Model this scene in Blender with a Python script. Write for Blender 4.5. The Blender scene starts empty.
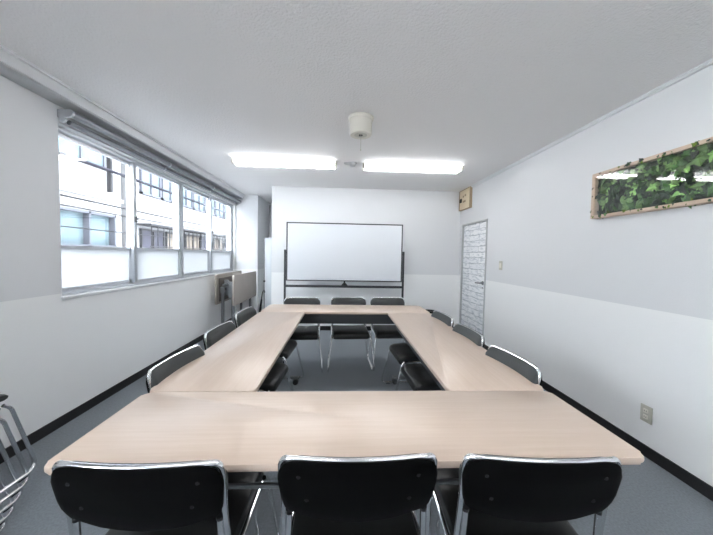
import bpy, bmesh, math, random
from mathutils import Vector, Matrix, Quaternion
random.seed(7)
PI = math.pi
COL = bpy.context.scene.collection

# ------------------------------------------------------------------ materials
def mat(name, color, rough=.5, metal=0., spec=.5, bump=0., bscale=60., var=0., vscale=5., coat=0., stretch=(1,1,1)):
    m = bpy.data.materials.new(name); m.use_nodes = True
    nt = m.node_tree; n = nt.nodes; l = nt.links
    b = n['Principled BSDF']
    b.inputs['Base Color'].default_value = (*color, 1)
    b.inputs['Roughness'].default_value = rough
    b.inputs['Metallic'].default_value = metal
    b.inputs['Specular IOR Level'].default_value = spec
    b.inputs['Coat Weight'].default_value = coat
    tc = n.new('ShaderNodeTexCoord'); mp = n.new('ShaderNodeMapping')
    mp.inputs['Scale'].default_value = stretch
    l.new(tc.outputs['Object'], mp.inputs['Vector'])
    if var:
        t = n.new('ShaderNodeTexNoise'); t.inputs['Scale'].default_value = vscale; t.inputs['Detail'].default_value = 6
        l.new(mp.outputs[0], t.inputs['Vector'])
        mx = n.new('ShaderNodeMix'); mx.data_type = 'RGBA'
        mx.inputs[6].default_value = tuple(max(0, c*(1-var)) for c in color)+(1,)
        mx.inputs[7].default_value = tuple(min(1, c*(1+var)) for c in color)+(1,)
        l.new(t.outputs['Fac'], mx.inputs[0]); l.new(mx.outputs[2], b.inputs['Base Color'])
    if bump:
        t = n.new('ShaderNodeTexNoise'); t.inputs['Scale'].default_value = bscale; t.inputs['Detail'].default_value = 3
        l.new(mp.outputs[0], t.inputs['Vector'])
        bp = n.new('ShaderNodeBump'); bp.inputs['Strength'].default_value = bump; bp.inputs['Distance'].default_value = .01
        l.new(t.outputs['Fac'], bp.inputs['Height']); l.new(bp.outputs[0], b.inputs['Normal'])
    return m

def wall_mat():
    m = mat('painted_wallpaper', (.7,.7,.7), rough=.6, spec=.3, bump=.12, bscale=220)
    nt = m.node_tree; n = nt.nodes; l = nt.links; b = n['Principled BSDF']
    g = n.new('ShaderNodeNewGeometry'); s = n.new('ShaderNodeSeparateXYZ')
    l.new(g.outputs['Position'], s.inputs[0])
    c = n.new('ShaderNodeMath'); c.operation = 'GREATER_THAN'; c.inputs[1].default_value = .985
    l.new(s.outputs['Z'], c.inputs[0])
    mx = n.new('ShaderNodeMix'); mx.data_type = 'RGBA'
    mx.inputs[6].default_value = (.88,.885,.88,1); mx.inputs[7].default_value = (.735,.742,.752,1)
    l.new(c.outputs[0], mx.inputs[0]); l.new(mx.outputs[2], b.inputs['Base Color'])
    return m

def laminate_mat():
    m = mat('beech_laminate', (.7,.6,.5), rough=.29, spec=.55)
    nt = m.node_tree; n = nt.nodes; l = nt.links; b = n['Principled BSDF']
    mp = n['Mapping']; mp.inputs['Scale'].default_value = (1.4, 34, 34)
    t = n.new('ShaderNodeTexNoise'); t.inputs['Scale'].default_value = 2.2; t.inputs['Detail'].default_value = 8; t.inputs['Roughness'].default_value = .62
    l.new(mp.outputs[0], t.inputs['Vector'])
    r = n.new('ShaderNodeValToRGB')
    r.color_ramp.elements[0].position = .32; r.color_ramp.elements[0].color = (.60,.47,.375,1)
    r.color_ramp.elements[1].position = .66; r.color_ramp.elements[1].color = (.65,.525,.435,1)
    l.new(t.outputs['Fac'], r.inputs[0]); l.new(r.outputs[0], b.inputs['Base Color'])
    return m

def glass_mat(name, tint=(1,1,1), refl=1.0):
    m = bpy.data.materials.new(name); m.use_nodes = True
    nt = m.node_tree; n = nt.nodes; l = nt.links
    n.remove(n['Principled BSDF']); out = n['Material Output']
    tr = n.new('ShaderNodeBsdfTransparent'); tr.inputs[0].default_value = (*tint, 1)
    gl = n.new('ShaderNodeBsdfGlossy'); gl.inputs['Roughness'].default_value = .015
    fr = n.new('ShaderNodeLayerWeight'); fr.inputs['Blend'].default_value = .5
    pw = n.new('ShaderNodeMath'); pw.operation = 'POWER'; pw.inputs[1].default_value = 5
    mu = n.new('ShaderNodeMath'); mu.operation = 'MULTIPLY_ADD'; mu.inputs[1].default_value = .9; mu.inputs[2].default_value = .045*refl; mu.use_clamp = True
    mx = n.new('ShaderNodeMixShader')
    l.new(fr.outputs['Facing'], pw.inputs[0]); l.new(pw.outputs[0], mu.inputs[0]); l.new(mu.outputs[0], mx.inputs[0])
    l.new(tr.outputs[0], mx.inputs[1]); l.new(gl.outputs[0], mx.inputs[2]); l.new(mx.outputs[0], out.inputs[0])
    return m

def frosted_mat():
    m = bpy.data.materials.new('frosted_glass'); m.use_nodes = True
    nt = m.node_tree; n = nt.nodes; l = nt.links
    n.remove(n['Principled BSDF']); out = n['Material Output']
    tl = n.new('ShaderNodeBsdfTranslucent'); tl.inputs[0].default_value = (.46,.475,.49,1)
    df = n.new('ShaderNodeBsdfDiffuse'); df.inputs[0].default_value = (.85,.88,.9,1)
    tc = n.new('ShaderNodeTexCoord'); t = n.new('ShaderNodeTexVoronoi'); t.inputs['Scale'].default_value = 60
    bp = n.new('ShaderNodeBump'); bp.inputs['Strength'].default_value = .4
    l.new(tc.outputs['Object'], t.inputs['Vector']); l.new(t.outputs['Distance'], bp.inputs['Height'])
    l.new(bp.outputs[0], tl.inputs['Normal'])
    mx = n.new('ShaderNodeMixShader'); mx.inputs[0].default_value = .12
    l.new(tl.outputs[0], mx.inputs[1]); l.new(df.outputs[0], mx.inputs[2]); l.new(mx.outputs[0], out.inputs[0])
    return m

def emit_mat(name, color, s):
    m = bpy.data.materials.new(name); m.use_nodes = True
    b = m.node_tree.nodes['Principled BSDF']
    b.inputs['Base Color'].default_value = (.9,.9,.9,1)
    b.inputs['Emission Color'].default_value = (*color,1); b.inputs['Emission Strength'].default_value = s
    return m

def door_mat():
    m = mat('white_brick_sheet', (.8,.8,.8), rough=.45, spec=.4)
    nt = m.node_tree; n = nt.nodes; l = nt.links; b = n['Principled BSDF']
    tc = n['Texture Coordinate']
    s = n.new('ShaderNodeSeparateXYZ'); l.new(tc.outputs['Object'], s.inputs[0])
    cb = n.new('ShaderNodeCombineXYZ'); l.new(s.outputs['Y'], cb.inputs[0]); l.new(s.outputs['Z'], cb.inputs[1])
    nz = n.new('ShaderNodeTexNoise'); nz.inputs['Scale'].default_value = 9; nz.inputs['Detail'].default_value = 5
    l.new(cb.outputs[0], nz.inputs['Vector'])
    sc = n.new('ShaderNodeVectorMath'); sc.operation = 'SCALE'; sc.inputs['Scale'].default_value = .05
    l.new(nz.outputs['Color'], sc.inputs[0])
    ad = n.new('ShaderNodeVectorMath'); ad.operation = 'ADD'; l.new(cb.outputs[0], ad.inputs[0]); l.new(sc.outputs[0], ad.inputs[1])
    br = n.new('ShaderNodeTexBrick'); br.inputs['Scale'].default_value = 1
    br.inputs['Brick Width'].default_value = .62; br.inputs['Row Height'].default_value = .088
    br.inputs['Mortar Size'].default_value = .010; br.inputs['Mortar Smooth'].default_value = .8
    br.inputs['Color1'].default_value = (.93,.94,.95,1); br.inputs['Color2'].default_value = (.86,.875,.90,1)
    br.inputs['Mortar'].default_value = (.58,.60,.63,1)
    l.new(ad.outputs[0], br.inputs['Vector'])
    n2 = n.new('ShaderNodeTexNoise'); n2.inputs['Scale'].default_value = 14; n2.inputs['Detail'].default_value = 6
    mp = n.new('ShaderNodeMapping'); mp.inputs['Scale'].default_value = (.6,2.4,1)
    l.new(cb.outputs[0], mp.inputs[0]); l.new(mp.outputs[0], n2.inputs['Vector'])
    r = n.new('ShaderNodeValToRGB'); r.color_ramp.elements[0].position = .36; r.color_ramp.elements[0].color = (.68,.70,.73,1)
    r.color_ramp.elements[1].position = .52; r.color_ramp.elements[1].color = (1,1,1,1)
    l.new(n2.outputs['Fac'], r.inputs[0])
    mx = n.new('ShaderNodeMix'); mx.data_type = 'RGBA'; mx.blend_type = 'MULTIPLY'; mx.inputs[0].default_value = 1
    l.new(br.outputs['Color'], mx.inputs[6]); l.new(r.outputs[0], mx.inputs[7]); l.new(mx.outputs[2], b.inputs['Base Color'])
    return m

def leaf_mat():
    m = mat('ivy_leaves', (.1,.3,.1), rough=.42, spec=.5)
    nt = m.node_tree; n = nt.nodes; l = nt.links; b = n['Principled BSDF']
    a = n.new('ShaderNodeVertexColor'); a.layer_name = 'tone'
    l.new(a.outputs['Color'], b.inputs['Base Color'])
    return m

def siding_mat(name, c):
    m = mat(name, c, rough=.7)
    nt = m.node_tree; n = nt.nodes; l = nt.links; b = n['Principled BSDF']
    w = n.new('ShaderNodeTexWave'); w.bands_direction = 'Y'; w.inputs['Scale'].default_value = 3.2
    l.new(n['Texture Coordinate'].outputs['Object'], w.inputs['Vector'])
    r = n.new('ShaderNodeValToRGB'); r.color_ramp.elements[0].position = 0; r.color_ramp.elements[0].color = (c[0]*.84,c[1]*.84,c[2]*.86,1)
    r.color_ramp.elements[1].position = .25; r.color_ramp.elements[1].color = (*c,1)
    l.new(w.outputs['Fac'], r.inputs[0]); l.new(r.outputs[0], b.inputs['Base Color'])
    return m

M = dict(
 wall=wall_mat(),
 ceil=mat('textured_ceiling_paper', (.86,.85,.845), rough=.85, spec=.2, bump=.55, bscale=70),
 trim=mat('white_painted_trim', (.72,.73,.74), rough=.45),
 soffit=mat('grey_painted_beam', (.52,.53,.54), rough=.6),
 carpet=mat('blue_grey_carpet', (.228,.25,.275), rough=1, spec=.1, bump=.5, bscale=260, var=.30, vscale=90),
 base=mat('black_vinyl_skirting', (.012,.012,.013), rough=.5),
 lam=laminate_mat(),
 lamedge=mat('beige_table_edge', (.66,.50,.42), rough=.4),
 oldlam=mat('greige_laminate', (.40,.36,.32), rough=.45, var=.12, vscale=3),
 chrome=mat('polished_chrome', (.78,.79,.80), rough=.14, metal=1),
 vinyl=mat('black_vinyl', (.009,.010,.010), rough=.40, spec=.4, bump=.08, bscale=300),
 fabric=mat('charcoal_vinyl', (.040,.046,.047), rough=.5, spec=.5, bump=.1, bscale=400),
 shell=mat('black_plastic', (.002,.002,.002), rough=.5, spec=.08),
 screw=mat('dark_screw_steel', (.03,.03,.033), rough=.4, metal=.6),
 greysteel=mat('grey_painted_steel', (.16,.17,.18), rough=.42, metal=.2),
 darksteel=mat('charcoal_painted_steel', (.028,.031,.035), rough=.45),
 panel=mat('dark_grey_panel', (.045,.050,.055), rough=.5, bump=.1, bscale=500),
 alu=mat('satin_aluminium', (.56,.58,.61), rough=.35, metal=.55),
 rail=mat('grey_curtain_rail', (.23,.24,.26), rough=.35, metal=.3),
 wb=mat('whiteboard_enamel', (.66,.69,.725), rough=.4, spec=.4),
 cream=mat('cream_plastic', (.74,.71,.63), rough=.4),
 beige=mat('beige_plastic', (.52,.51,.44), rough=.4),
 box=mat('pale_wood_box', (.74,.62,.44), rough=.55, var=.08, vscale=8),
 boxedge=mat('brown_wood_edge', (.36,.27,.17), rough=.6),
 blacksm=mat('black_matte', (.012,.012,.012), rough=.6),
 doorf=mat('grey_door_frame', (.47,.48,.48), rough=.45),
 doorm=door_mat(),
 frame=mat('light_oak_frame', (.60,.46,.35), rough=.5, var=.15, vscale=6, stretch=(1,3,12)),
 moss=mat('dark_green_backing', (.012,.03,.012), rough=.9, var=.4, vscale=20),
 leaf=leaf_mat(),
 glass=glass_mat('window_glass', (.96,.98,1.0), .8),
 acrylic=glass_mat('acrylic_sheet', (.97,.98,.98), 1.0),
 frost=frosted_mat(),
 tube=emit_mat('fluorescent_tube', (.98,.99,1.0), 9.8),
 white=mat('white_enamel', (.50,.51,.52), rough=.35),
 siding=siding_mat('white_siding', (.070,.070,.072)),
 plaster=mat('white_plaster', (.068,.068,.070), rough=.8),
 bluew=mat('pale_blue_pane', (.042,.057,.064), rough=.9, spec=.05, var=.35, vscale=4),
 darkw=mat('grey_mauve_pane', (.017,.017,.023), rough=.9, spec=.05, var=.3, vscale=3),
 tan=mat('tan_shutter', (.056,.048,.040), rough=.9, spec=.05, var=.1, vscale=3),
 bronze=mat('bronze_metal', (.012,.012,.013), rough=.9, spec=.04),
 asphalt=mat('asphalt', (.10,.10,.10), rough=.9),
 brownp=mat('dark_taupe_panel', (.10,.085,.075), rough=.5),
 greyfr=mat('grey_window_metal', (.034,.036,.043), rough=.9, spec=.05),
 bush=mat('bluish_foliage', (.020,.024,.030), rough=.7, var=.4, vscale=12),
 slate=mat('blue_grey_tile', (.30,.36,.45), rough=.6),
 frostboard=mat('pale_board', (.62,.66,.69), rough=.35),
)

# ------------------------------------------------------------------ geometry helpers
class MB:
    def __init__(s): s.bm = bmesh.new()
    def box(s, x0,x1,y0,y1,z0,z1, bev=0, seg=2):
        r = bmesh.ops.create_cube(s.bm, size=1)
        for v in r['verts']:
            v.co = Vector(((x0+x1)/2+v.co.x*(x1-x0), (y0+y1)/2+v.co.y*(y1-y0), (z0+z1)/2+v.co.z*(z1-z0)))
        if bev:
            es = list({e for v in r['verts'] for e in v.link_edges})
            bmesh.ops.bevel(s.bm, geom=es, offset=bev, segments=seg, affect='EDGES', profile=.5)
        return s
    def tube(s, pts, r, n=10, closed=False, cap=True, flat=1.):
        pts = [Vector(p) for p in pts]; N = len(pts); rings = []
        tan = []
        for i in range(N):
            if closed: t = pts[(i+1)%N]-pts[i-1]
            else: t = pts[min(i+1,N-1)]-pts[max(i-1,0)]
            tan.append(t.normalized())
        up = Vector((0,0,1)) if abs(tan[0].z) < .9 else Vector((1,0,0))
        a = tan[0].cross(up).normalized()
        for i in range(N):
            if i:
                q = tan[i-1].rotation_difference(tan[i]); a = q @ a
            a = (a - tan[i]*a.dot(tan[i])).normalized(); b = tan[i].cross(a)
            rings.append([s.bm.verts.new(pts[i]+(a*math.cos(2*PI*k/n)+b*math.sin(2*PI*k/n)*flat)*r) for k in range(n)])
        for i in range(N if closed else N-1):
            A, B = rings[i], rings[(i+1)%N]
            sh = 0
            if closed and i == N-1:
                sh = min(range(n), key=lambda q: (A[0].co-B[q].co).length)
            for k in range(n):
                s.bm.faces.new((A[k], A[(k+1)%n], B[(k+1+sh)%n], B[(k+sh)%n]))
        if cap and not closed:
            s.bm.faces.new(rings[0]); s.bm.faces.new(list(reversed(rings[-1])))
        return s
    def cyl(s, c, r, h, axis='z', n=24, r2=None):
        c = Vector(c); d = {'x':Vector((1,0,0)),'y':Vector((0,1,0)),'z':Vector((0,0,1))}[axis]
        s.lathe(c, d, [(0,0),(r,0),(r2 if r2 is not None else r,h),(0,h)], n); return s
    def lathe(s, c, d, prof, n=28):
        c = Vector(c); d = Vector(d).normalized()
        a = d.orthogonal().normalized(); b = d.cross(a); rings = []
        for r, h in prof:
            if r < 1e-6: rings.append([s.bm.verts.new(c+d*h)])
            else: rings.append([s.bm.verts.new(c+d*h+(a*math.cos(2*PI*k/n)+b*math.sin(2*PI*k/n))*r) for k in range(n)])
        for A, B in zip(rings, rings[1:]):
            for k in range(n):
                q = (k+1)%n
                if len(A) == 1 and len(B) == 1: continue
                if len(A) == 1: s.bm.faces.new((A[0], B[q], B[k]))
                elif len(B) == 1: s.bm.faces.new((A[k], A[q], B[0]))
                else: s.bm.faces.new((A[k], A[q], B[q], B[k]))
        return s
    def prism(s, outline, f0, f1, bev=0):
        """outline of 2D points; f0/f1 map (u,v) to 3D for the two faces"""
        A = [s.bm.verts.new(f0(*p)) for p in outline]; B = [s.bm.verts.new(f1(*p)) for p in outline]
        n = len(A); fs = []
        fs.append(s.bm.faces.new(A)); fs.append(s.bm.faces.new(list(reversed(B))))
        for k in range(n): s.bm.faces.new((A[k], B[k], B[(k+1)%n], A[(k+1)%n]))
        if bev:
            es = list({e for f in fs for e in f.edges})
            bmesh.ops.bevel(s.bm, geom=es, offset=bev, segments=3, affect='EDGES', profile=.5)
        return s
    def build(s, name, m, parent=None, smooth=True):
        bmesh.ops.recalc_face_normals(s.bm, faces=s.bm.faces)
        me = bpy.data.meshes.new(name); s.bm.to_mesh(me); s.bm.free()
        me.materials.append(m)
        if smooth:
            for p in me.polygons: p.use_smooth = True
            me.set_sharp_from_angle(angle=math.radians(38))
        o = bpy.data.objects.new(name, me); COL.objects.link(o)
        if parent: o.parent = parent
        return o

def fillet(pts, r, n=6, closed=False):
    pts = [Vector(p) for p in pts]; out = []; N = len(pts)
    for i, p in enumerate(pts):
        if not closed and i in (0, N-1): out.append(p); continue
        a = pts[i-1]; b = pts[(i+1)%N]
        rr = r[i] if isinstance(r, (list,tuple)) else r
        u = (a-p); v = (b-p); d = min(rr, u.length*.49, v.length*.49)
        P0 = p+u.normalized()*d; P2 = p+v.normalized()*d
        for k in range(n+1):
            t = k/n; out.append(P0*(1-t)**2+p*2*t*(1-t)+P2*t*t)
    return out

def rrect(x0,x1,y0,y1,r,n=5):
    out = []
    for cx,cy,a0 in ((x1-r,y1-r,0),(x0+r,y1-r,90),(x0+r,y0+r,180),(x1-r,y0+r,270)):
        for k in range(n+1):
            a = math.radians(a0+90*k/n); out.append((cx+r*math.cos(a), cy+r*math.sin(a)))
    return out

def empty(name, loc=(0,0,0), rz=0):
    o = bpy.data.objects.new(name, None); o.empty_display_size = .1
    COL.objects.link(o); o.location = loc; o.rotation_euler = (0,0,rz); return o
def tag(o, label=None, cat=None, group=None, kind=None):
    if label: o['label'] = label
    if cat: o['category'] = cat
    if group: o['group'] = group
    if kind: o['kind'] = kind
    return o
KIDS = {}
def copy_tree(o, parent=None):
    c = o.copy(); COL.objects.link(c)
    if parent: c.parent = parent
    for ch in list(o.children): copy_tree(ch, c)
    return c

# ------------------------------------------------------------------ room numbers
XL, XR, YF, YB, HC = -2.056, 2.053, -2.6, 5.136, 2.43
YP, XP, YE = 5.97, -1.64, 6.85      # pillar face, pillar side, end of the passage
T = .16
def struct(o): o['kind'] = 'structure'; return o

struct(MB().box(XL-T, XR+T, YF-T, YE+T, -.12, 0).build('floor', M['carpet']))
struct(MB().box(XL-T, XR+T, YF-T, YE+T, HC, HC+.2).build('ceiling', M['ceil']))
WY0, WY1, WZ0, WZ1 = 2.31, 5.925, .955, 2.222
VY0, VY1 = -2.2, -.45      # unseen window behind the viewer, added to bring in more daylight
w = MB()
w.box(XL-T, XL, YF, VY0, 0, HC); w.box(XL-T, XL, VY0, VY1, 0, WZ0); w.box(XL-T, XL, VY0, VY1, WZ1, HC); w.box(XL-T, XL, VY1, WY0, 0, HC); w.box(XL-T, XL, WY0, WY1, 0, WZ0); w.box(XL-T, XL, WY0, WY1, WZ1, HC); w.box(XL-T, XL, WY1, YE, 0, HC)
struct(w.build('wall_left', M['wall'], smooth=False))
DY0, DY1, DZ = 4.15, 5.02, 1.85
w = MB(); w.box(XR, XR+T, YF, DY0, 0, HC); w.box(XR, XR+T, DY0, DY1, DZ, HC); w.box(XR, XR+T, DY1, YB, 0, HC)
struct(w.build('wall_right', M['wall'], smooth=False))
w = MB(); w.box(-1.18, XR+T, YB, YB+T, 0, HC); w.box(-1.18, -1.18+T, YB+T, YE, 0, HC)
struct(w.build('wall_back', M['wall'], smooth=False))
struct(MB().box(XL, XP, YP, YE, 0, HC).build('wall_pillar', M['wall'], smooth=False))
struct(MB().box(XP, -1.18, YE, YE+T, 0, HC).build('wall_passage', M['soffit'], smooth=False))
struct(MB().box(XL-T, XR+T, YF-T, YF, 0, HC).build('wall_front', M['wall'], smooth=False))
# skirting
BH = .075
struct(MB().box(XL, XL+.008, YF, YP, 0, BH).build('baseboard_left', M['base']))
w = MB(); w.box(XR-.008, XR, YF, DY0-.03, 0, BH); w.box(XR-.008, XR, DY1+.03, YB, 0, BH)
struct(w.build('baseboard_right', M['base']))
struct(MB().box(-1.18, XR-.008, YB-.008, YB, 0, BH).build('baseboard_back', M['base']))
w = MB(); w.box(XL+.008, XP, YP-.008, YP, 0, BH); w.box(XP, XP+.008, YP-.008, YE, 0, BH)
struct(w.build('baseboard_pillar', M['base']))
# beam over the window side and thin cornices
struct(MB().box(XL, -1.915, YF, YP, 2.345, HC).build('trim_1', M['soffit'], smooth=False))
w = MB(); w.box(-1.915, -1.905, YF, YP, 2.352, HC); w.box(-1.905, -1.885, YF, YP, HC-.014, HC)
struct(w.build('trim_2', M['trim'], smooth=False))
w = MB(); w.box(XR-.018, XR, YF, YB, HC-.022, HC); w.box(XR-.028, XR, YF, YB, HC-.010, HC)
struct(w.build('trim_3', M['trim'], smooth=False))
struct(MB().box(XP, -1.18, YE-.02, YE, HC-.05, HC).build('trim_4', M['trim'], smooth=False))

# ------------------------------------------------------------------ windows
def window(idx, y0, y1, left_front):
    r = empty('window_%d' % idx, (XL-.08, (y0+y1)/2, WZ0)); r['kind'] = 'structure'
    ox, oy, oz = r.location
    def L(m): 
        bmesh.ops.translate(m.bm, verts=m.bm.verts, vec=(-ox,-oy,-oz)); return m
    f = MB(); fx0, fx1 = XL-.15, XL-.048
    f.box(fx0,fx1,y0,y0+.028,WZ0,WZ1); f.box(fx0,fx1,y1-.028,y1,WZ0,WZ1)
    f.box(fx0,fx1,y0,y1,WZ0,WZ0+.022); f.box(fx0,fx1,y0,y1,WZ1-.022,WZ1)
    L(f).build('window_frame', M['alu'], r)
    mid = (y0+y1)/2
    for k,(a,b) in enumerate(((y0+.022, mid+.026),(mid-.026, y1-.022))):
        x1 = XL-.056 if (k==0)==left_front else XL-.098
        x0 = x1-.036; z0, z1 = WZ0+.020, WZ1-.018
        s = MB(); st = .046
        s.box(x0,x1,a,a+st,z0,z1,.003); s.box(x0,x1,b-st,b,z0,z1,.003)
        s.box(x0+.001,x1-.001,a+.02,b-.02,z0,z0+.032); s.box(x0+.001,x1-.001,a+.02,b-.02,z1-.030,z1)
        s.box(x0,x1+.002,a+.02,b-.02,1.316,1.342)
        so = L(s).build('sash', M['alu'], r)
        g = MB(); xm = (x0+x1)/2
        g.box(xm-.002,xm+.002,a+st,b-st,1.342,z1-.030); L(g).build('glass_pane', M['glass'], so)
        g = MB(); g.box(xm-.002,xm+.002,a+st,b-st,z0+.032,1.316); L(g).build('frosted_pane', M['frost'], so)
        if (k==0)==left_front:
            q = MB(); yy = mid; q.box(x1,x1+.014,yy-.012,yy+.012,1.60,1.66,.004); q.box(x1+.012,x1+.03,yy-.006,yy+.006,1.625,1.645,.003)
            L(q).build('latch', M['screw'], so)
    return r
window(1, WY0, 4.09, False); window(2, 4.09, WY1, False); window(3, VY0, VY1, False)  # third unit is out of view, added for its daylight
struct(MB().box(XL-.050, XL+.016, WY0-.01, WY1+.01, WZ0-.022, WZ0+.004, .004).build('window_sill', M['trim']))

# curtain rails above the window
r = tag(empty('curtain_rail', (XL, 4.1, 2.28)), 'long grey double curtain rail with white end brackets above the windows', 'curtain rail')
MB().tube([(.085,-1.78,.012),(.085,1.83,.012)], .026, 14).build('roller_tube', M['rail'], r)
MB().tube([(.035,-1.74,-.035),(.035,1.83,-.035)], .018, 12).build('rail_bar', M['rail'], r)
for k, y in enumerate((-1.79, -.55, .62, 1.80)):
    b = MB(); b.box(0,.09,y-.008,y+.008,-.02,.038,.004); b.cyl((.085,y-.010,.012),.027,.020,'y',18); b.cyl((.035,y-.009,-.035),.020,.018,'y',14)
    b.build('bracket', M['alu'], r)

# ------------------------------------------------------------------ door
r = empty('door_1', (XR, DY0, 0)); r['kind'] = 'structure'
f = MB(); fw = .022
f.box(-.012,.10,-.0,fw,0,DZ); f.box(-.012,.10,DY1-DY0-fw,DY1-DY0,0,DZ); f.box(-.012,.10,0,DY1-DY0,DZ-fw,DZ)
f.build('door_frame', M['doorf'], r, smooth=False)
lf = MB().box(.012,.05,fw+.003,DY1-DY0-fw-.003,.008,DZ-fw-.003,.002).build('door_leaf', M['doorm'], r)
h = MB(); h.lathe((.012,.11,.93),(-1,0,0),[(0,0),(.030,0),(.030,.006),(.012,.010),(.011,.030),(0,.030)],20)
h.tube(fillet([(-.018,.11,.93),(-.048,.11,.93),(-.052,.215,.925)],.02),.0095,10)
h.cyl((.012,.11,.86),.010,-.008,'x',12)
h.build('door_handle', M['greysteel'], r)
for z in (.22,.95,1.62):
    MB().box(-.018,.012,DY1-DY0-fw-.012,DY1-DY0-fw+.012,z-.05,z+.05,.004).build('hinge', M['doorf'], r)
struct(MB().box(XR+.12, XR+T, DY0, DY1, 0, DZ).build('door_backing', M['doorf']))

# ------------------------------------------------------------------ switch, outlet, box
r = tag(empty('light_switch', (XR, 3.76, 1.205)), 'small beige light switch plate on the right wall beside the door', 'switch')
MB().box(-.008,0,-.036,.036,-.058,.058,.003).build('cover_plate', M['beige'], r)
MB().box(-.013,-.006,-.018,.018,-.03,.03,.002).build('rocker', M['cream'], r)
r = tag(empty('wall_outlet', (XR, 1.857, .285)), 'beige double power outlet low on the right wall', 'outlet')
pl = MB().box(-.008,0,-.038,.038,-.056,.056,.003).build('cover_plate', M['beige'], r)
for z in (-.02,.02):
    s = MB().box(-.012,-.006,-.015,.015,z-.014,z+.014,.002).build('socket', M['cream'], r)
    q = MB()
    for y in (-.006,.006): q.box(-.0125,-.0115,y-.0012,y+.0012,z-.005,z+.005)
    q.build('slots', M['blacksm'], s)
r = tag(empty('wall_box', (XR, 4.94, 2.10)), 'pale wooden box fixed high in the corner above the door', 'box')
MB().box(-.034,0,-.235,.175,0,.315,.004).build('box_body', M['box'], r)
f = MB(); 
f.box(-.040,0,-.247,-.235,-.008,.323); f.box(-.040,0,.175,.187,-.008,.323); f.box(-.040,0,-.235,.175,.315,.323); f.box(-.040,0,-.235,.175,-.008,0)
f.build('box_rim', M['boxedge'], r)
MB().box(-.050,-.034,.075,.14,.12,.185,.004).build('knob', M['blacksm'], r)
for y0,y1,z in ((-.085,-.035,.205),(-.005,.045,.195),(-.075,.035,.110)):
    MB().box(-.037,-.033,y0,y1,z,z+.032,.001).build('name_plate', M['boxedge'], r)

# ------------------------------------------------------------------ framed ivy panel
PY0, PY1, PZ0, PZ1 = 1.02, 2.335, 1.632, 1.986
r = tag(empty('ivy_panel', (XR, (PY0+PY1)/2, PZ0)), 'long wood-framed panel filled with green ivy leaves on the right wall', 'wall art')
hw = (PY1-PY0)/2; ph = PZ1-PZ0; fd = .055
f = MB(); t = .024
f.box(-fd,0,-hw,-hw+t,0,ph,.002); f.box(-fd,0,hw-t,hw,0,ph,.002)
f.box(-fd+.0005,0,-hw+t,hw-t,0,t,.002); f.box(-fd+.0005,0,-hw+t,hw-t,ph-t,ph,.002)
f.build('picture_frame', M['frame'], r)
MB().box(-.008,0,-hw+t,hw-t,t,ph-t).build('backing_board', M['moss'], r)
def ivy(count, xr, yr, zr, sr, edge=False):
    m = MB(); lay = m.bm.loops.layers.color.new('tone')
    lobes = [(0,-.18),(.30,-.42),(.62,-.30),(.60,.02),(.98,.28),(.58,.42),(.42,.58),(0,1.12)]
    out = lobes+[(-x,y) for x,y in reversed(lobes[1:-1])]
    for i in range(count):
        c = Vector((random.uniform(*xr), random.uniform(*yr), random.uniform(*zr)))
        if edge:
            e = random.random()
            c.z = random.choice((zr[0],zr[1]))+random.uniform(-.010,.012) if e<.93 else c.z
            if e>=.93: c.y = yr[1]
        s = random.uniform(*sr)
        q = Quaternion((1,0,0), random.uniform(0,2*PI)) @ Quaternion((0,0,1), random.uniform(-.55,.55)) @ Quaternion((0,1,0), random.uniform(-.5,.5))
        k = random.random()
        base = Vector((.07,.125,.075)) if k<.38 else (Vector((.17,.26,.14)) if k<.75 else Vector((.33,.43,.25)))
        if edge and k>.5: base = Vector((.20,.25,.06))
        base = base*random.uniform(1.05,2.1)
        ctr = m.bm.verts.new(c+q@Vector((-.14*s,0,.1*s)))
        vs = []
        for x,y in out:
            x *= random.uniform(.88,1.1); y *= random.uniform(.92,1.08)
            vs.append(m.bm.verts.new(c+q@Vector((.20*s*(abs(x)), x*s, y*s))))
        for a in range(len(vs)):
            fc = m.bm.faces.new((ctr, vs[a], vs[(a+1)%len(vs)]))
            tone = 1.0 if a%2 else .86
            for lp in fc.loops:
                tt = 1.18 if lp.vert is ctr else 1.0
                lp[lay] = (min(1,base.x*tone*tt),min(1,base.y*tone*tt),min(1,base.z*tone*tt),1)
    return m
ivy(430, (-.036,-.012), (-hw+t+.02,hw-t-.02), (t+.015,ph-t-.015), (.034,.060)).build('ivy_leaves', M['leaf'], r, smooth=False)
MB().box(-.046,-.044,-hw+t,hw-t,t,ph-t).build('acrylic_sheet', M['acrylic'], r)
ivy(70, (-.062,-.054), (-hw+t,hw-.01), (t*.7,ph-t*.6), (.008,.020), edge=True).build('edge_leaves', M['leaf'], r, smooth=False)
big = ivy(16, (-.060,-.052), (-.02,.12), (t+.10,ph-.03), (.024,.040)); big.build('front_leaves', M['leaf'], r, smooth=False)

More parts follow.
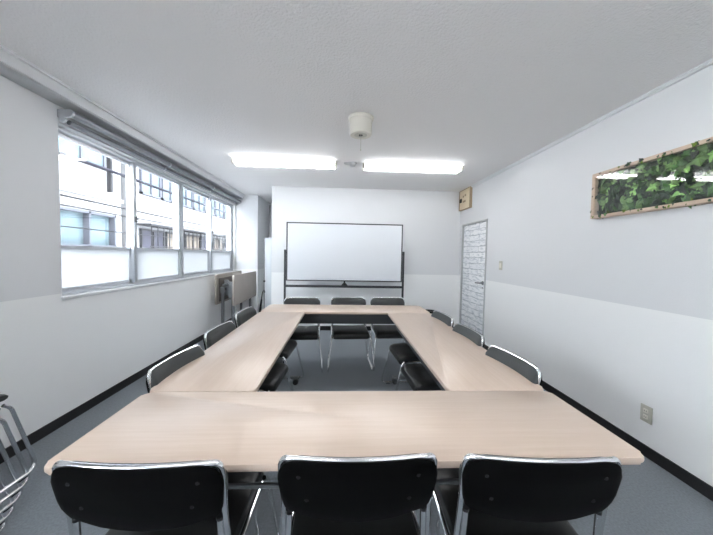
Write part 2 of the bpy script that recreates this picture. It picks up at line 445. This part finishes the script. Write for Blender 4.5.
# ------------------------------------------------------------------ ceiling fixtures
def batten():
    r = empty('tube_light', (0,0,HC))
    hl = .615
    m = MB(); m.prism([(-.045,0),(.045,0),(.030,-.030),(-.030,-.030)], lambda u,v: Vector((-hl,u,v)), lambda u,v: Vector((hl,u,v)))
    m.build('housing', M['white'], r)
    for y in (-.063, .063):
        tb = MB(); tb.tube([(-hl+.02,y,-.045),(hl-.02,y,-.045)], .0130, 14)
        tb.build('fluorescent_tube', M['tube'], r)
        for x in (-hl+.008, hl-.008):
            s = MB(); s.box(x-.014,x+.014,y-.022,y+.022,-.062,-.004,.006)
            s.box(x-.013,x+.013,min(0,y),max(0,y),-.024,-.003)
            s.build('lamp_holder', M['cream'], r)
    return r
YL = 3.735
b0 = batten(); b0.location = (-.695, YL, HC)
tag(b0, 'lit twin tube ceiling light, the left one of the pair', 'ceiling light', 'twin tube lights across the ceiling')
b1 = copy_tree(b0); b1.location = (.865, YL+.02, HC)
tag(b1, 'lit twin tube ceiling light, the right one near the wooden box', 'ceiling light', 'twin tube lights across the ceiling')
for x,lb in ((-.7,'left'),(.87,'right')):  # extra out-of-view pair, added to brighten the room
    b2 = copy_tree(b0); b2.location = (x, .15, HC)
    tag(b2, 'added unseen twin tube light brightening the room from above the viewer, %s of that pair' % lb, 'ceiling light', 'twin tube lights across the ceiling')

r = tag(empty('ceiling_alarm', (.142, 2.50, HC)), 'round cream ceiling alarm with a thin pull cord', 'alarm')
m = MB(); m.lathe((0,0,0),(0,0,-1),[(0,0),(.104,0),(.104,.014),(.100,.020),(.094,.022),(0,.022)],36); m.build('mounting_flange', M['cream'], r)
m = MB(); m.lathe((0,0,-.022),(0,0,-1),[(0,0),(.092,0),(.090,.112),(.084,.120),(.056,.120),(.046,.112),(.016,.112),(0,.112)],36); m.build('alarm_body', M['cream'], r)
m = MB(); m.lathe((0,0,-.133),(0,0,-1),[(.052,-.001),(.052,.007),(.030,.011),(.024,.006),(0,.006)],28); m.build('sensor_ring', M['beige'], r)
m = MB(); m.lathe((0,0,-.139),(0,0,-1),[(0,0),(.016,0),(.013,.006),(0,.006)],18); m.build('sensor_lens', M['blacksm'], r)
m = MB(); m.tube([(.0,-.02,-.134),(.001,-.02,-.20),(0,-.02,-.262)], .0022, 6); m.cyl((0,-.02,-.272),.0045,.014,'z',8); m.build('pull_cord', M['beige'], r)

r = tag(empty('ceiling_sensor', (.115, YL-.02, HC)), 'small flat white ceiling sensor between the two lit tube lights', 'sensor')
m = MB(); m.lathe((0,0,0),(0,0,-1),[(0,0),(.055,0),(.053,.018),(.036,.026),(.030,.042),(.018,.050),(0,.051)],28); m.build('sensor_body', M['trim'], r)
m = MB(); m.box(-.10,-.03,-.022,.022,-.022,0,.005); m.build('wire_cover', M['trim'], r)

# ------------------------------------------------------------------ chairs
def back_curve(x): return -.022*(1-(x/.215)**2)
def make_chair():
    r = empty('stacking_chair')
    # seat pad: rounded front roll, lofted profile along x
    prof = [(.065,.402),(.060,.416),(.075,.432),(.21,.437),(.35,.437),(.43,.432),(.462,.414),(.472,.390),(.468,.368),(.452,.358),(.432,.362),(.420,.380),(.21,.392)]
    m = MB(); xs = [-.194,-.190,-.178,-.10,0,.10,.178,.190,.194]; sc = [.55,.82,1,1,1,1,1,.82,.55]
    cy, cz = .26,.400; rings = []
    for x,s_ in zip(xs,sc):
        dip = -.006*(1-(x/.2)**2)
        rings.append([m.bm.verts.new((x, cy+(y-cy)*(1-(1-s_)*.10), (cz+(z-cz)*s_ if z>cz else cz+(z-cz)*(.75+.25*s_))+ (dip if y<.36 else 0))) for y,z in prof])
    n = len(prof)
    for A,B in zip(rings, rings[1:]):
        for k in range(n): m.bm.faces.new((A[k],A[(k+1)%n],B[(k+1)%n],B[k]))
    m.bm.faces.new(rings[0]); m.bm.faces.new(list(reversed(rings[-1])))
    m.build('seat', M['vinyl'], r)
    # back pad
    top, bz = .762, .598
    o2 = [( .150,top),(.178,top-.004),(.198,top-.018),(.206,top-.042),(.204,top-.070),(.190,bz+.008),(.180,bz-.006),(.165,bz-.014),(.10,bz-.031),(0,bz-.040)]
    out = [(0,top)]+[(.075,top)]+o2+[(-x,z) for x,z in reversed(o2[:-1])]+[(-.075,top)]
    def plate(y0,y1,sc,name,mt,bev):
        m = MB()
        # grid fill for curvature: cut outline into strips through a triangulated prism
        N = 24; xsn = [-.212*math.sin(PI/2*(1-2*i/N)) for i in range(N+1)]
        def zr(x):
            import bisect
            ax = abs(x); pts = o2; 
            ztop = top if ax<=.150 else None
            if ztop is None:
                seg = [(.150,top),(.175,top-.004),(.195,top-.015),(.207,top-.034),(.2121,top-.056)]
                for (a,za),(b,zb) in zip(seg,seg[1:]):
                    if a<=ax<=b: ztop = za+(zb-za)*(ax-a)/(b-a)
            seg = [(0,bz-.040),(.10,bz-.031),(.160,bz-.015),(.184,bz-.008),(.197,bz+.005),(.2045,bz+.030),(.2121,top-.066)]
            zb_ = bz
            for (a,za),(b,zb) in zip(seg,seg[1:]):
                if a<=ax<=b: zb_ = za+(zb-za)*(ax-a)/(b-a)
            return ztop, zb_
        zc = .68; F=[];Bk=[]
        K = 6
        for x in xsn:
            zt,zb = zr(x); fr=[];bk=[]
            for j in range(K+1):
                t_ = j/K; z = zb+(zt-zb)*t_
                X = x*sc; Z = zc+(z-zc)*sc
                yc = back_curve(X)
                ed = min(1, min(t_,1-t_)*5, (1-abs(x)/.212)*9+.0)
                pf = (1-(1-ed)**2)**.5 if ed<1 else 1
                lean = (.752-Z)*.22
                fr.append(m.bm.verts.new((X, yc+lean+y0+(y1-y0)*(.25+.75*pf), Z)))
                bk.append(m.bm.verts.new((X, yc+lean+y0, Z)))
            F.append(fr);Bk.append(bk)
        for i in range(N):
            for j in range(K):
                m.bm.faces.new((F[i][j],F[i+1][j],F[i+1][j+1],F[i][j+1]))
                m.bm.faces.new((Bk[i][j],Bk[i][j+1],Bk[i+1][j+1],Bk[i+1][j]))
            m.bm.faces.new((F[i][0],Bk[i][0],Bk[i+1][0],F[i+1][0])); m.bm.faces.new((F[i][K],F[i+1][K],Bk[i+1][K],Bk[i][K]))
        for i in (0,N):
            for j in range(K): m.bm.faces.new((F[i][j],F[i][j+1],Bk[i][j+1],Bk[i][j]))
        return m.build(name, mt, r)
    plate(.012,.034,1.0,'backrest',M['fabric'],0)
    sh = plate(-.004,-.014,1.0,'back_shell',M['shell'],0)
    for x,z in ((-.155,.715),(.155,.715),(-.135,.640),(.135,.640)):
        c = (x, back_curve(x)+(.752-z)*.22-.0135, z)
        m = MB(); m.lathe(c,(0,-1,0),[(0,0),(.0055,0),(.005,.002),(0,.0025)],10); m.build('screw', M['screw'], sh)
    # back frame tube
    pts = [(-.203,.400,.388),(-.204,.070,.392),(-.203,.055,.50),(-.200,.040,.600),(-.2045,.017,.700),(-.2045,.005,.757)]
    P = fillet(pts+[(0,-.017,.757)]+[(-x,y,z) for x,y,z in reversed(pts)], [0,.05,.03,.03,.03,.052,.0,.052,.03,.03,.03,.05,0], 7)
    # bow the top
    Q = []
    for p in P:
        if p.z>.74 and abs(p.x)<.19: p = Vector((p.x, back_curve(p.x)+.005, p.z))
        Q.append(p)
    Q2 = []
    for a,b in zip(Q,Q[1:]):
        Q2.append(a)
        if (a-b).length>.06 and a.z>.74:
            for k in range(1,6):
                c = a.lerp(b,k/6); Q2.append(Vector((c.x, back_curve(c.x)+.005, c.z)))
    Q2.append(Q[-1])
    MB().tube(Q2, .0085, 10).build('back_frame', M['chrome'], r)
    for s_ in (-1,1):
        x = .218*s_
        L = [(s_*.186,.042,.568),(s_*.192,.055,.40),(s_*.238,.085,.011),(s_*.246,.535,.011),(s_*.212,.455,.365),(s_*.203,.430,.388)]
        P = fillet(L, [0,.05,.06,.06,.04,0], 7)
        lg = MB().tube(P, .0085, 10).build('leg', M['chrome'], r)
        MB().tube([(s_*.186,.042,.566),(s_*.186,.042,.574)], .0092, 10).build('end_cap', M['screw'], lg)
        for y in (.15,.46):
            gx = s_*(.238+.008*(y-.085)/.45)
            MB().box(gx-.008,gx+.008,y-.02,y+.02,.0,.009,.002).build('glide', M['shell'], lg)
    MB().tube([(-.20,.12,.384),(.20,.12,.384)],.008,8).build('seat_brace', M['chrome'], r)
    MB().tube([(-.20,.38,.384),(.20,.38,.384)],.008,8).build('seat_brace', M['chrome'], r)
    return r
chair0 = make_chair()
for ch in chair0.children_recursive:
    for v in ch.data.vertices: v.co.x *= 1.045
first = [True]
def place(p1, p2, label, group, dz=0, tilt=0):
    """p1: the sitter's left back corner, p2: the right one (local -x, +x)"""
    if first[0]: c = chair0; first[0] = False
    else: c = copy_tree(chair0)
    cx, cy = (p1[0]+p2[0])/2, (p1[1]+p2[1])/2
    c.location = (cx, cy, dz); c.rotation_euler = (tilt, 0, math.atan2(p2[1]-p1[1], p2[0]-p1[0]))
    tag(c, label, 'chair', group); return c
G = 'black chairs around the tables'
K = 'black chrome-legged chair'
place((-.746,.790),(-.300,.782), K+' at the near table, left of the three closest', G)
place((-.158,.797),(.272,.797), K+' at the near table, middle of the three closest', G)
place((.352,.792),(.785,.768), K+' at the near table, right of the three closest', G)
place((-.842,1.812),(-.872,1.378), K+' on the window side, nearest of its row of three', G)
place((-.880,2.450),(-.905,2.02), K+' on the window side, middle of its row of three', G)
place((-.905,3.120),(-.935,2.69), K+' on the window side, farthest of its row, by the folded tables', G)
place((.983,1.395),(.950,1.812), K+' on the door side, nearest of its row of three', G)
place((.987,1.990),(.965,2.415), K+' on the door side, middle of its row, in front of the door', G)
place((.987,2.560),(.958,2.985), K+' on the door side, farthest of its row of three', G)
place((-.262,3.760),(-.690,3.735), K+' at the far table below the left end of the whiteboard', G)
place((.312,3.800),(-.112,3.775), K+' at the far table, middle of its row of three', G)
place((.815,3.830),(.385,3.808), K+' at the far table below the right end of the whiteboard', G)
# the stack by the left wall
seat_thin = back_thin = shell_thin = None
for k, nm in enumerate(('lowest','second from the bottom','middle one','second from the top','topmost')):
    c = place((-2.022,.900+.035*k),(-1.577,.900+.035*k), 'black chair with chrome legs in the stack at the left wall, %s' % nm, 'chairs stacked by the left wall', dz=.045*k)
    for ch in c.children:
        b = ch.name.split('.')[0]
        if b == 'seat':
            if seat_thin is None:
                seat_thin = ch.data.copy()
                for v in seat_thin.vertices: v.co.z = .437-(.437-v.co.z)*.44
            ch.data = seat_thin
        if b == 'backrest':
            if back_thin is None:
                back_thin = ch.data.copy()
                for v in back_thin.vertices: v.co.y -= .010*(1 if v.co.y-back_curve(v.co.x/1.045)-(.752-v.co.z)*.22 > .02 else 0)
            ch.data = back_thin

# ------------------------------------------------------------------ tables
TT, TH = .70, .021
def make_table(name, Lx, D, rounded=.03):
    """long side along local x, origin on the floor at the centre; modesty panel on local +y"""
    r = empty(name)
    m = MB()
    m.prism(rrect(-Lx/2,Lx/2,-D/2,D/2,rounded), lambda u,v: Vector((u,v,TT-TH)), lambda u,v: Vector((u,v,TT)), bev=.008)
    tp = m.build('tabletop', M['lam'], r)
    for s in (-1,1):
        x = s*(Lx/2-.16)
        l = MB(); l.box(x-.02,x+.02,-.035,.035,.06,.655,.006)
        l.box(x-.03,x+.03,-D/2+.05,D/2-.05,.655,.6715,.004)
        l.box(x-.022,x+.022,-.19,.19,.055,.082,.006)
        lg = l.build('leg', M['greysteel'], r)
        for y in (-.165,.165):
            c = MB(); c.cyl((x-.022,y,.026),.026,.014,'x',18); c.cyl((x+.008,y,.026),.026,.014,'x',18)
            c.box(x-.010,x+.010,y-.018,y+.018,.018,.058,.004)
            c.build('caster', M['darksteel'], lg)
    MB().tube([(-Lx/2+.16,-D/2+.085,.570),(Lx/2-.16,-D/2+.085,.570)],.0085,10).build('shelf_rail', M['greysteel'], r)
    for s in (-1,1):
        x = s*(Lx/2-.16); MB().box(x-.008,x+.008,-D/2+.08,0,.562,.578).build('rail_arm', M['greysteel'], r)
    MB().box(-Lx/2+.14,Lx/2-.14,.03,.07,.632,.668,.004).build('cross_beam', M['darksteel'], r)
    MB().box(-Lx/2+.10,Lx/2-.10,D/2-.078,D/2-.072,.560,.655,.002).build('modesty_panel', M['panel'], r)
    return r
W = 1.80; X0 = -.8367; Y0 = .8537; D = .4625; L = 1.828
cx = X0+W/2
t = make_table('meeting_table', W, D); t.location = (cx, Y0+D/2, 0)
tag(t, 'long beech-topped meeting table closest to the viewer, along the front of the ring', 'table', 'beech meeting tables in a ring')
t2 = copy_tree(t); t2.location = (cx, Y0+D+L+D/2+.004, 0); t2.rotation_euler = (0,0,PI)
tag(t2, 'long beech-topped meeting table farthest away, below the whiteboard', 'table', 'beech meeting tables in a ring')
s1 = make_table('meeting_table', L-.006, D); s1.location = (X0+D/2+.001, Y0+D+L/2+.002, 0); s1.rotation_euler = (0,0,-PI/2)
tag(s1, 'beech-topped meeting table on the window side of the ring', 'table', 'beech meeting tables in a ring')
s2 = copy_tree(s1); s2.location = (X0+W-D/2-.001, Y0+D+L/2+.002, 0); s2.rotation_euler = (0,0,PI/2)
tag(s2, 'beech-topped meeting table on the door side of the ring', 'table', 'beech meeting tables in a ring')

# folded tables by the pillar
def folded(name):
    r = empty(name)   # long side along local y, top vertical facing +x
    m = MB(); m.prism(rrect(-.59,.59,.495,.962,.02), lambda u,v: Vector((.0,u,v)), lambda u,v: Vector((-.024,u,v)), bev=.005)
    m.build('tabletop', M['oldlam'], r)
    for y in (-.44,.44):
        l = MB(); l.box(-.085,-.045,y-.02,y+.02,.06,.72,.005); l.box(-.09,-.024,y-.03,y+.03,.66,.76,.006)
        l.box(-.20,.06,y-.018,y+.018,.052,.078,.005)
        lg = l.build('leg', M['greysteel'], r)
        for x in (-.18,.04):
            c = MB(); c.cyl((x,y-.018,.026),.026,.036,'y',16); c.build('caster', M['darksteel'], lg)
    MB().box(-.075,-.035,-.44,.44,.69,.73,.004).build('cross_beam', M['darksteel'], r)
    MB().box(-.040,-.034,-.52,.52,.53,.90,.003).build('modesty_panel', M['brownp'], r)
    for y in (-.50,-.20,.30):
        MB().box(-.11,-.040,y-.012,y+.012,.60,.86,.005).build('hinge_bracket', M['greysteel'], r)
    MB().tube([(-.10,-.52,.80),(-.10,.52,.80)],.012,8).build('fold_bar', M['greysteel'], r)
    return r
fa = folded('folding_table'); fa.location = (-1.615, 5.19, 0)
tag(fa, 'flip-top table folded upright by the pillar, the outer one facing the room', 'folding table', 'folded tables under the window')
fb = copy_tree(fa); fb.location = (-1.945, 5.30, 0); fb.rotation_euler = (0,0,PI)
tag(fb, 'flip-top table folded upright under the window, the inner one against the wall', 'folding table', 'folded tables under the window')

# ------------------------------------------------------------------ whiteboard
YW = 4.67
r = tag(empty('whiteboard', (.053, YW, 0)), 'wide mobile whiteboard with a black frame standing at the back wall', 'whiteboard')
hw = .9
m = MB(); m.box(-hw+.01,hw-.01,-.010,.010,.90,1.782); m.build('board_surface', M['wb'], r)
f = MB(); f.box(-hw,-hw+.018,-.014,.014,.890,1.792,.003); f.box(hw-.018,hw,-.014,.014,.890,1.792,.003)
f.box(-hw+.018,hw-.018,-.0135,.0135,.890,.908,.003); f.box(-hw+.018,hw-.018,-.0135,.0135,1.774,1.792,.003); f.build('board_frame', M['darksteel'], r)
for s in (-1,1):
    x = s*(hw+.020); p = MB(); p.box(x-.014,x+.014,-.02,.02,.07,1.37,.004)
    p.box(x-.016,x+.016,-.27,.27,.045,.075,.006)
    po = p.build('post', M['darksteel'], r)
    MB().cyl((x-s*.018,0,1.33),.014,s*.03,'x',14).build('pivot_knob', M['darksteel'], po)
    for y in (-.24,.24):
        c = MB(); c.cyl((x-.012,y,.024),.024,.024,'x',16); c.box(x-.008,x+.008,y-.014,y+.014,.022,.05); c.build('caster', M['blacksm'], po)
m = MB(); m.box(-hw-.01,hw+.01,-.016,.016,.792,.828,.004); m.build('lower_rail', M['darksteel'], r)
m = MB(); m.prism([(-.05,.828),(.05,.828),(.012,.872),(-.012,.872)], lambda u,v: Vector((u,-.018,v)), lambda u,v: Vector((u,.014,v)), bev=.003); m.build('lock_bracket', M['blacksm'], r)
m = MB(); m.box(-.012,.012,-.012,.010,.868,.892,.002); m.build('lock_pin', M['blacksm'], r)

# ------------------------------------------------------------------ bits at the back
r = tag(empty('waste_bin', (1.46, 4.80, 0)), 'black round waste bin on the floor behind the far right corner of the tables', 'bin')
m = MB(); m.lathe((0,0,0),(0,0,1),[(0,0),(.085,0),(.112,.405),(.116,.41),(.112,.415),(.106,.408),(.082,.012),(0,.012)],32); m.build('bin_body', M['blacksm'], r)
m = MB(); m.lathe((0,0,.409),(0,0,1),[(.108,-.008),(.119,-.008),(.119,.008),(.108,.008),(.108,-.008)],32); m.build('rim', M['shell'], r)

r = tag(empty('leaning_board', (-1.28, 5.52, 0), 0), 'tall pale board with a dark edge standing in the passage beside the back wall', 'board')
m = MB(); m.box(-.105,.085,-.008,.008,.02,1.585,.003); m.build('board_face', M['frostboard'], r)
m = MB(); m.tube([(-.112,0,.0),(-.112,0,1.585)],.009,8); m.build('edge_pole', M['greysteel'], r)
m = MB(); m.cyl((-.112,-.02,.80),.018,.04,'y',14); m.build('knob', M['blacksm'], r)
r = tag(empty('folded_umbrella', (-1.47, 5.40, 0)), 'black folded umbrella leaning beside the pale board in the passage', 'umbrella')
m = MB(); m.lathe((0,0,.0),(.06,.05,.60),[(0,0),(.006,.01),(.012,.04),(.030,.10),(.022,.30),(.012,.46),(.006,.50),(0,.50)],14); m.build('canopy', M['blacksm'], r)
d = Vector((.06,.05,.60)).normalized()
m = MB(); hk = [d*.48, d*.58, d*.62+Vector((.01,0,.01)), d*.63+Vector((.035,0,.012)), d*.60+Vector((.045,0,0))]
m.tube(fillet(hk,.02),.007,8); m.build('handle', M['blacksm'], r)

# ------------------------------------------------------------------ outside
XO = -5.0
r = tag(empty('neighbour_house', (XO, 4.5, -5)), 'white sided house across the lane seen through the near windows', 'building')
def part(name, m, par, x0,x1,y0,y1,z0,z1,bev=0):
    ox,oy,oz = par.location if par.parent is None else par.parent.location
    return MB().box(x0-ox,x1-ox,y0-oy,y1-oy,z0-oz,z1-oz,bev).build(name, M[m], par, smooth=False)
part('wall','siding',r, XO-4,XO, .0,7.10,-5,5.2)
part('roof','bronze',r, XO-4.2,XO+.3, -.2,7.2,5.2,5.35)
def wnd(par, y0,y1,z0,z1, pane='bluew', fr='bronze', d=.05):
    f = MB(); ox,oy,oz = par.location; t=.05
    for a in ((y0,y0+t,z0,z1),(y1-t,y1,z0,z1),(y0,y1,z0,z0+t),(y0,y1,z1-t,z1),((y0+y1)/2-.02,(y0+y1)/2+.02,z0,z1)):
        f.box(XO-ox,XO+d-ox,a[0]-oy,a[1]-oy,a[2]-oz,a[3]-oz)
    fo = f.build('window_frame', M[fr], par, smooth=False)
    MB().box(XO-ox-.01,XO+.02-ox,y0+t-oy,y1-t-oy,z0+t-oz,z1-t-oz).build('pane', M[pane], fo, smooth=False)
wnd(r,5.45,6.62,2.98,3.9,'bluew','greyfr'); wnd(r,2.6,3.9,1.2,2.2,'bluew','greyfr')
wnd(r,5.40,6.76,1.36,2.06,'bluew','greyfr',.14); wnd(r,3.6,4.6,2.98,3.9,'bluew','greyfr')
part('downpipe','bronze',r, XO,XO+.08, 6.70,6.76,2.55,5.2)
part('band','plaster',r, XO,XO+.06, .0,7.1,2.36,2.44)
r = tag(empty('neighbour_apartment', (XO, 12.0, -5)), 'pale apartment block with blue windows seen through the far windows', 'building')
part('wall','plaster',r, XO-4,XO, 7.35,21,-5,5.6)
part('roof','bronze',r, XO-4.2,XO+.2, 7.3,21.1,5.6,5.75)
y = 7.72
while y < 13.5:
    wnd(r, y, y+.82, 2.72, 3.9, 'bluew', 'greyfr', .06); y += .88
y = 7.7
for k in range(6):
    wnd(r, y, y+1.0, 1.0, 1.86, ('darkw','tan','tan','darkw','tan','darkw')[k], 'bronze', .06); y += 1.06
part('canopy','bronze',r, XO,XO+.35, 7.6,14.0,1.93,1.98)
m = MB(); 
for k in range(24): yy = 7.7+k*.26; m.tube([(.30,yy-12,6.15),(.30,yy-12,6.93)],.014,6)
m.tube([(.30,-4.35,6.42),(.30,1.8,6.42)],.018,6); m.build('railing', M['bronze'], r)
# street tree
r = tag(empty('street_tree', (-3.75, 13.4, -5)), 'dusty bluish tree beside the apartment block outside the farthest window', 'tree')
MB().tube([(0,0,0),(.05,0,3),(0,.05,6.5)],.12,8).build('trunk', M['bronze'], r)
m = MB()
for i in range(420):
    a = random.uniform(0,2*PI); e = random.uniform(-1,1); rr = random.uniform(.3,1)**.5
    c = Vector((math.cos(a)*.45*rr, math.sin(a)*1.2*rr, 6.9+e*1.25)); s = random.uniform(.06,.14)
    q = Quaternion((random.uniform(-1,1),random.uniform(-1,1),random.uniform(-1,1)), random.uniform(0,6)); 
    vs = [m.bm.verts.new(c+q@Vector(v)*s) for v in ((-1,0,0),(0,-.6,.1),(1,0,0),(0,.6,.1))]
    m.bm.faces.new(vs)
m.build('foliage', M['bush'], r, smooth=False)
# wires
def wire(x,z,rr,y0,y1,label,sag=.05,mt='bronze'):
    pts = [(x,y0+(y1-y0)*k/16, z-sag*4*(k/16)*(1-k/16)) for k in range(17)]
    o = MB().tube(pts, rr, 8).build('overhead_cable', M[mt]); tag(o,label,'cable','overhead cables outside the windows'); return o
wire(-2.9,2.30,.020,-1,16,'thick grey cable running high outside the windows',.0,'darkw')
wire(-3.5,2.02,.012,-1,16,'thin dark cable outside the windows, second from the top',.04)
wire(-3.5,1.90,.009,-1,16,'thin dark cable outside the windows, third from the top',.04)
wire(-3.9,1.72,.009,-1,16,'thin dark cable outside the windows, lowest of the four',.10)
struct(MB().box(-30,XL-T-.02,-20,40,-5.2,-5).build('ground', M['asphalt'], smooth=False))

# ------------------------------------------------------------------ light
wd = bpy.data.worlds.new('world'); bpy.context.scene.world = wd; wd.use_nodes = True
bg = wd.node_tree.nodes['Background']; bg.inputs[0].default_value = (.93,.965,1,1); bg.inputs[1].default_value = 9.5
sun = bpy.data.lights.new('sun','SUN'); sun.energy = 2.5; sun.angle = math.radians(2); sun.color = (1,.97,.93)
so = bpy.data.objects.new('sun', sun); COL.objects.link(so)
so.rotation_euler = Vector((-.75,.30,-.72)).to_track_quat('-Z','Y').to_euler()

# ------------------------------------------------------------------ camera
f,pit,yaw,rol,h = 299.8,.0429,.0509,.0183,1.3111
F = Vector((math.sin(yaw)*math.cos(pit),math.cos(yaw)*math.cos(pit),-math.sin(pit)))
R = Vector((math.cos(yaw),-math.sin(yaw),0)); U = R.cross(F)
c,s = math.cos(rol),math.sin(rol); R2 = c*R+s*U; U2 = -s*R+c*U
cam = bpy.data.cameras.new('camera'); co = bpy.data.objects.new('camera', cam); COL.objects.link(co)
mw = Matrix((R2,U2,-F)).transposed().to_4x4(); mw.translation = Vector((0,0,h)); co.matrix_world = mw
cam.sensor_fit = 'HORIZONTAL'; cam.sensor_width = 36; cam.lens = f/713*36; cam.clip_start = .05
sc = bpy.context.scene; sc.camera = co
sc.view_settings.view_transform = 'Standard'; sc.view_settings.look = 'None'
sc.view_settings.exposure = 1.78; sc.view_settings.gamma = 1
try: sc.view_settings.use_curve_mapping = False
except Exception: pass
sc.cycles.max_bounces = 10; sc.cycles.diffuse_bounces = 6; sc.cycles.transparent_max_bounces = 12
